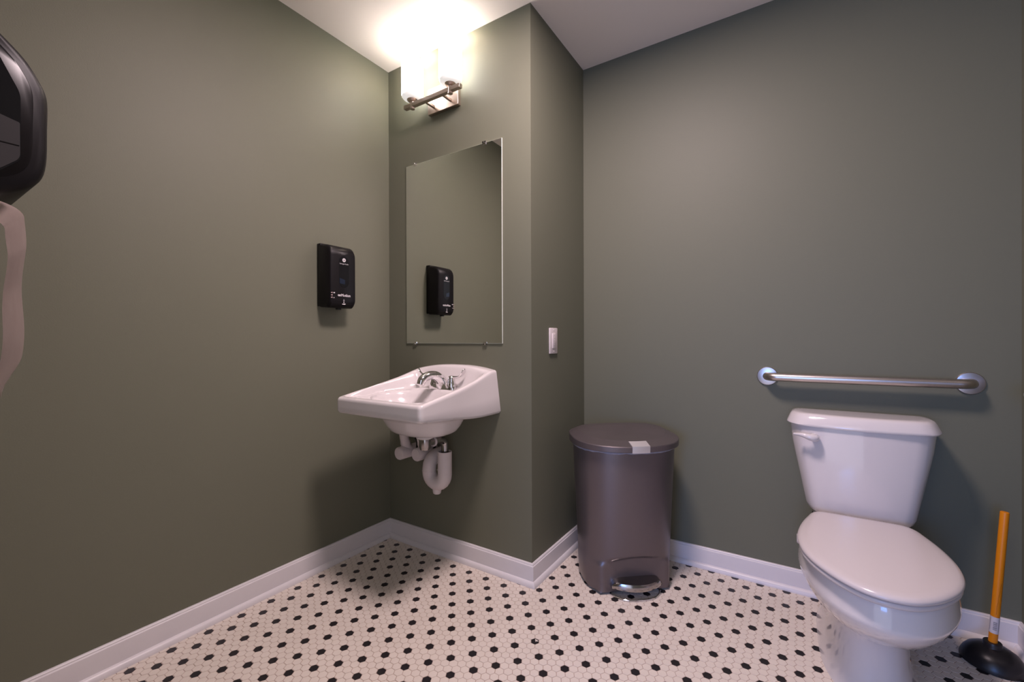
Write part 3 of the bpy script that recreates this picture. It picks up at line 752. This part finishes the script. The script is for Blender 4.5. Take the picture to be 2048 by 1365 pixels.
# ------------------------------------------------------------------ step bin
def build_bin():
    ph = math.radians(40)
    E = Vector((math.cos(ph), math.sin(ph), 0)); Nn = Vector((math.sin(ph), -math.cos(ph), 0))
    C = Vector((1.166, 0.260, 0))
    S = empty('step_bin', tuple(C)); tag(S, 'dark bronze-grey step bin with a steel pedal in the corner', 'trash bin')
    def P(e, n, z): return C+E*e+Nn*n+Vector((0, 0, z))
    def outline(hw, nb, nf, k=14, flat=0.0):
        """D shape: rounded back corners, bowed front; e across, n towards the front"""
        pts = []
        for i in range(4*k):
            a = 2*PI*i/(4*k); c, s = math.cos(a), math.sin(a)
            if s >= 0:     # back half  (n negative)
                e = hw*math.copysign(abs(c)**0.62, c); n = -nb*abs(s)**0.62
            else:
                e = hw*math.copysign(abs(c)**0.90, c); n = nf*abs(s)**0.98
            pts.append((e, n))
        return pts
    # body, with the front flattened towards the foot around the pedal
    bm = bmesh.new(); rings = []
    levels = [(0.006, 0.186), (0.0, 0.190)]
    prof = [(0.010, 0.180, 0.140, 0.125), (0.016, 0.186, 0.146, 0.131), (0.05, 0.188, 0.148, 0.135), (0.09, 0.190, 0.150, 0.137)]+[(0.095+0.0065*k, 0.190+0.0001*k, 0.150+0.0001*k, 0.1375+0.0003*k) for k in range(11)]
    for i in range(11):
        t = (i+0.3)/10.3; z = 0.160+(0.583-0.160)*t
        prof.append((z, 0.1915+0.0185*t, 0.152+0.014*t, 0.141+0.018*t))
    for z, hw, nb, nf in prof:
        o = outline(hw, nb, nf)
        rg = []
        for e, n in o:
            if n > 0:
                # below z~0.14 the foot swells to a flat face that carries the pedal
                arch = 0.118+0.036*(1-(e/0.165)**2)
                k = 1-sstep(arch-0.012, arch+0.004, z)
                nflat = 0.112-max(0, abs(e)-0.145)*1.9
                n = n*(1-k)+nflat*k if n > 0.02 and nflat > 0 else n
            rg.append(P(e, n, z))
        rings.append(rg)
    # refine: insert extra rings between so that the arch reads
    add_rings(bm, rings)
    body = finish('body', bm, 'binp', S, 50)
    for e, n in ((-0.13, 0.06), (0.13, 0.06), (-0.12, -0.1), (0.12, -0.1)):
        lathe('foot', [(0, 0), (0.014, 0), (0.014, 0.012), (0, 0.012)], P(e, n, 0), 'blackgl', S, n=14, cap0=False, cap1=False)
    # liner edge folded over the rim
    bm = bmesh.new(); rings = []; random.seed(3)
    o = outline(0.2145, 0.170, 0.163)
    jit = [random.uniform(-1, 1) for _ in o]
    for z, k, jz in ((0.584, 1.0, 0), (0.578, 1.004, 0.0), (0.5715, 1.003, 0.0025), (0.5705, 0.995, 0.0025)):
        rings.append([P(e*k, n*k, z+jz*jit[i]) for i, (e, n) in enumerate(o)])
    add_rings(bm, rings, cap0=False, cap1=False)
    lab(finish('liner', bm, 'bag', S, 60), 'crumpled clear bin liner edge')
    # lid: thick rim, bevelled shoulder, flat teardrop top rising to the back
    bm = bmesh.new(); rings = []
    def lift(n): return 0.026*sstep(0.20, -0.17, n)
    for z, d in ((0.580, -0.010), (0.579, 0.008), (0.581, 0.011), (0.600, 0.012), (0.603, 0.010)):
        rings.append([P(e, n, z+lift(n)*(0.6 if z > 0.59 else 0.15)) for e, n in outline(0.2145+d, 0.168+d, 0.166+d)])
    def shoulder(k, z):
        rg = []
        for e, n in outline(0.2145, 0.168, 0.166):
            sh = (0.020+0.022*sstep(-0.06, 0.08, n))*k
            rg.append(P(e*(1-sh/0.2145), n*(1-sh/0.17)+0.0, z+lift(n)*0.8))
        return rg
    rings.append(shoulder(0.95, 0.613)); rings.append(shoulder(1.1, 0.6145)); rings.append(shoulder(2.6, 0.6155)); rings.append(shoulder(3.6, 0.616))
    add_rings(bm, rings)
    ld = finish('lid', bm, 'binp', S, 9)
    # steel tab over the lid's front edge
    bm = bmesh.new(); hwid = 0.036
    cols = []
    for i in range(7):
        e = -hwid+2*hwid*i/6
        b = -0.9*e*e/0.4
        cols.append([P(e, 0.1785+b, 0.578), P(e, 0.1795+b, 0.602), P(e, 0.1785+b, 0.605), P(e, 0.139+b, 0.6165), P(e, 0.137+b, 0.6145), P(e, 0.172+b, 0.602), P(e, 0.174+b, 0.578)])
    add_rings(bm, cols)
    lab(finish('lid_tab', bm, 'tab', ld, 25), 'brushed steel tab on the lid front')
    # pedal: curved steel step, and the steel stabiliser foot on the floor below it
    bm = bmesh.new(); rings = []
    hp = 0.104
    for i in range(21):
        u = -1+2*i/20; e = hp*u
        bow = 0.042*(1-u*u); endr = math.sqrt(max(0.02, 1-abs(u)**8))
        z0, th = 0.041, 0.026*endr
        nf = 0.118+0.016+bow
        prof2 = [(0.10, z0-0.004), (nf-0.010, z0-0.010), (nf-0.001, z0-0.004), (nf, z0+th*0.4), (nf-0.006, z0+th*0.80), (nf-0.016, z0+th*0.86), (0.10, z0+th*1.05)]
        rings.append([P(e, n, z) for n, z in prof2])
    add_rings(bm, rings); finish('pedal', bm, 'dchrome', S, 45)
    pts = [P(-hp*0.96, 0.095, 0.0035)]
    for i in range(25):
        u = -1+2*i/24
        pts.append(P(hp*u, 0.118+0.052*(1-abs(u)**3.2), 0.0035))
    pts.append(P(hp*0.96, 0.095, 0.0035))
    lab(tube('stabiliser_loop', pts, 0.0034, 'chrome', S, 10), 'chrome wire loop on the floor under the pedal')
build_bin()

# ------------------------------------------------------------------ plunger
def build_plunger():
    cx, cy = 2.296, 0.400
    S = empty('toilet_plunger', (cx, cy, 0)); tag(S, 'toilet plunger with orange handle and black rubber cup in the right corner', 'plunger')
    bm = bmesh.new()
    add_lathe(bm, [(0.064, 0.010), (0.072, 0.0), (0.0745, 0.002), (0.0740, 0.009), (0.0715, 0.016), (0.067, 0.027), (0.058, 0.039), (0.045, 0.048), (0.032, 0.0535), (0.0225, 0.055), (0.0215, 0.058), (0.0215, 0.067), (0.020, 0.0695), (0.012, 0.0695)], (cx, cy, 0), n=48, cap0=False, cap1=True)
    finish('rubber_cup', bm, 'rubber', S, 40)
    a = Vector((cx, cy, 0.061)); b = Vector((2.322, 0.398, 0.482)); d = (b-a).normalized()
    bm = bmesh.new(); L = (b-a).length
    add_tube(bm, [a, a+d*(L-0.003), b-d*0.0008, b], [0.0105, 0.0105, 0.0098, 0.0085], 24)
    h = lab(finish('handle', bm, 'orange', S, 40), 'orange painted wooden handle')
    bm = bmesh.new(); add_tube(bm, [a+d*0.038, a+d*0.090], 0.01085, 24, caps=False)
    st = lab(finish('barcode_sticker', bm, 'sticker', h, 40), 'white barcode sticker')
    # bars on the side that faces the room
    view = (CAM-(a+d*0.06)); view = (view-d*view.dot(d)).normalized(); sd = d.cross(view)
    def patch(ang0, ang1, t0, t1, m, parent, nm, rad=0.01105):
        bm = bmesh.new(); A = []
        for t in (t0, t1):
            A.append([a+d*t+(view*math.cos(g)+sd*math.sin(g))*rad for g in [ang0+(ang1-ang0)*k/4 for k in range(5)]])
        L1 = [bm.verts.new(p) for p in A[0]]; L2 = [bm.verts.new(p) for p in A[1]]
        for k in range(4): bm.faces.new((L1[k], L1[k+1], L2[k+1], L2[k]))
        bmesh.ops.solidify(bm, geom=list(bm.faces), thickness=0.0001)
        return finish(nm, bm, m, parent, 40)
    z = 0.050
    for k, w in enumerate((0.0012, 0.0006, 0.0014, 0.0005, 0.0010, 0.0006, 0.0014, 0.0005, 0.0012)):
        patch(-0.25, 0.55, z, z+w, 'blackgl', st, 'barcode_line'); z += w+0.0020
    patch(-1.0, -0.92, 0.046, 0.084, 'greyink', st, 'print_line'); patch(0.95, 1.02, 0.046, 0.084, 'greyink', st, 'print_line')
    # a crack running down the paint
    bm = bmesh.new(); pts = []
    for k in range(13):
        t = 0.10+0.10*k/12; g = 0.15+0.55*(k/12)**1.5+0.05*math.sin(k*1.7)
        pts.append(a+d*t+(view*math.cos(g)+sd*math.sin(g))*0.0105)
    add_tube(bm, pts, 0.0003, 6); finish('crack', bm, 'crack', h, 0)
build_plunger()
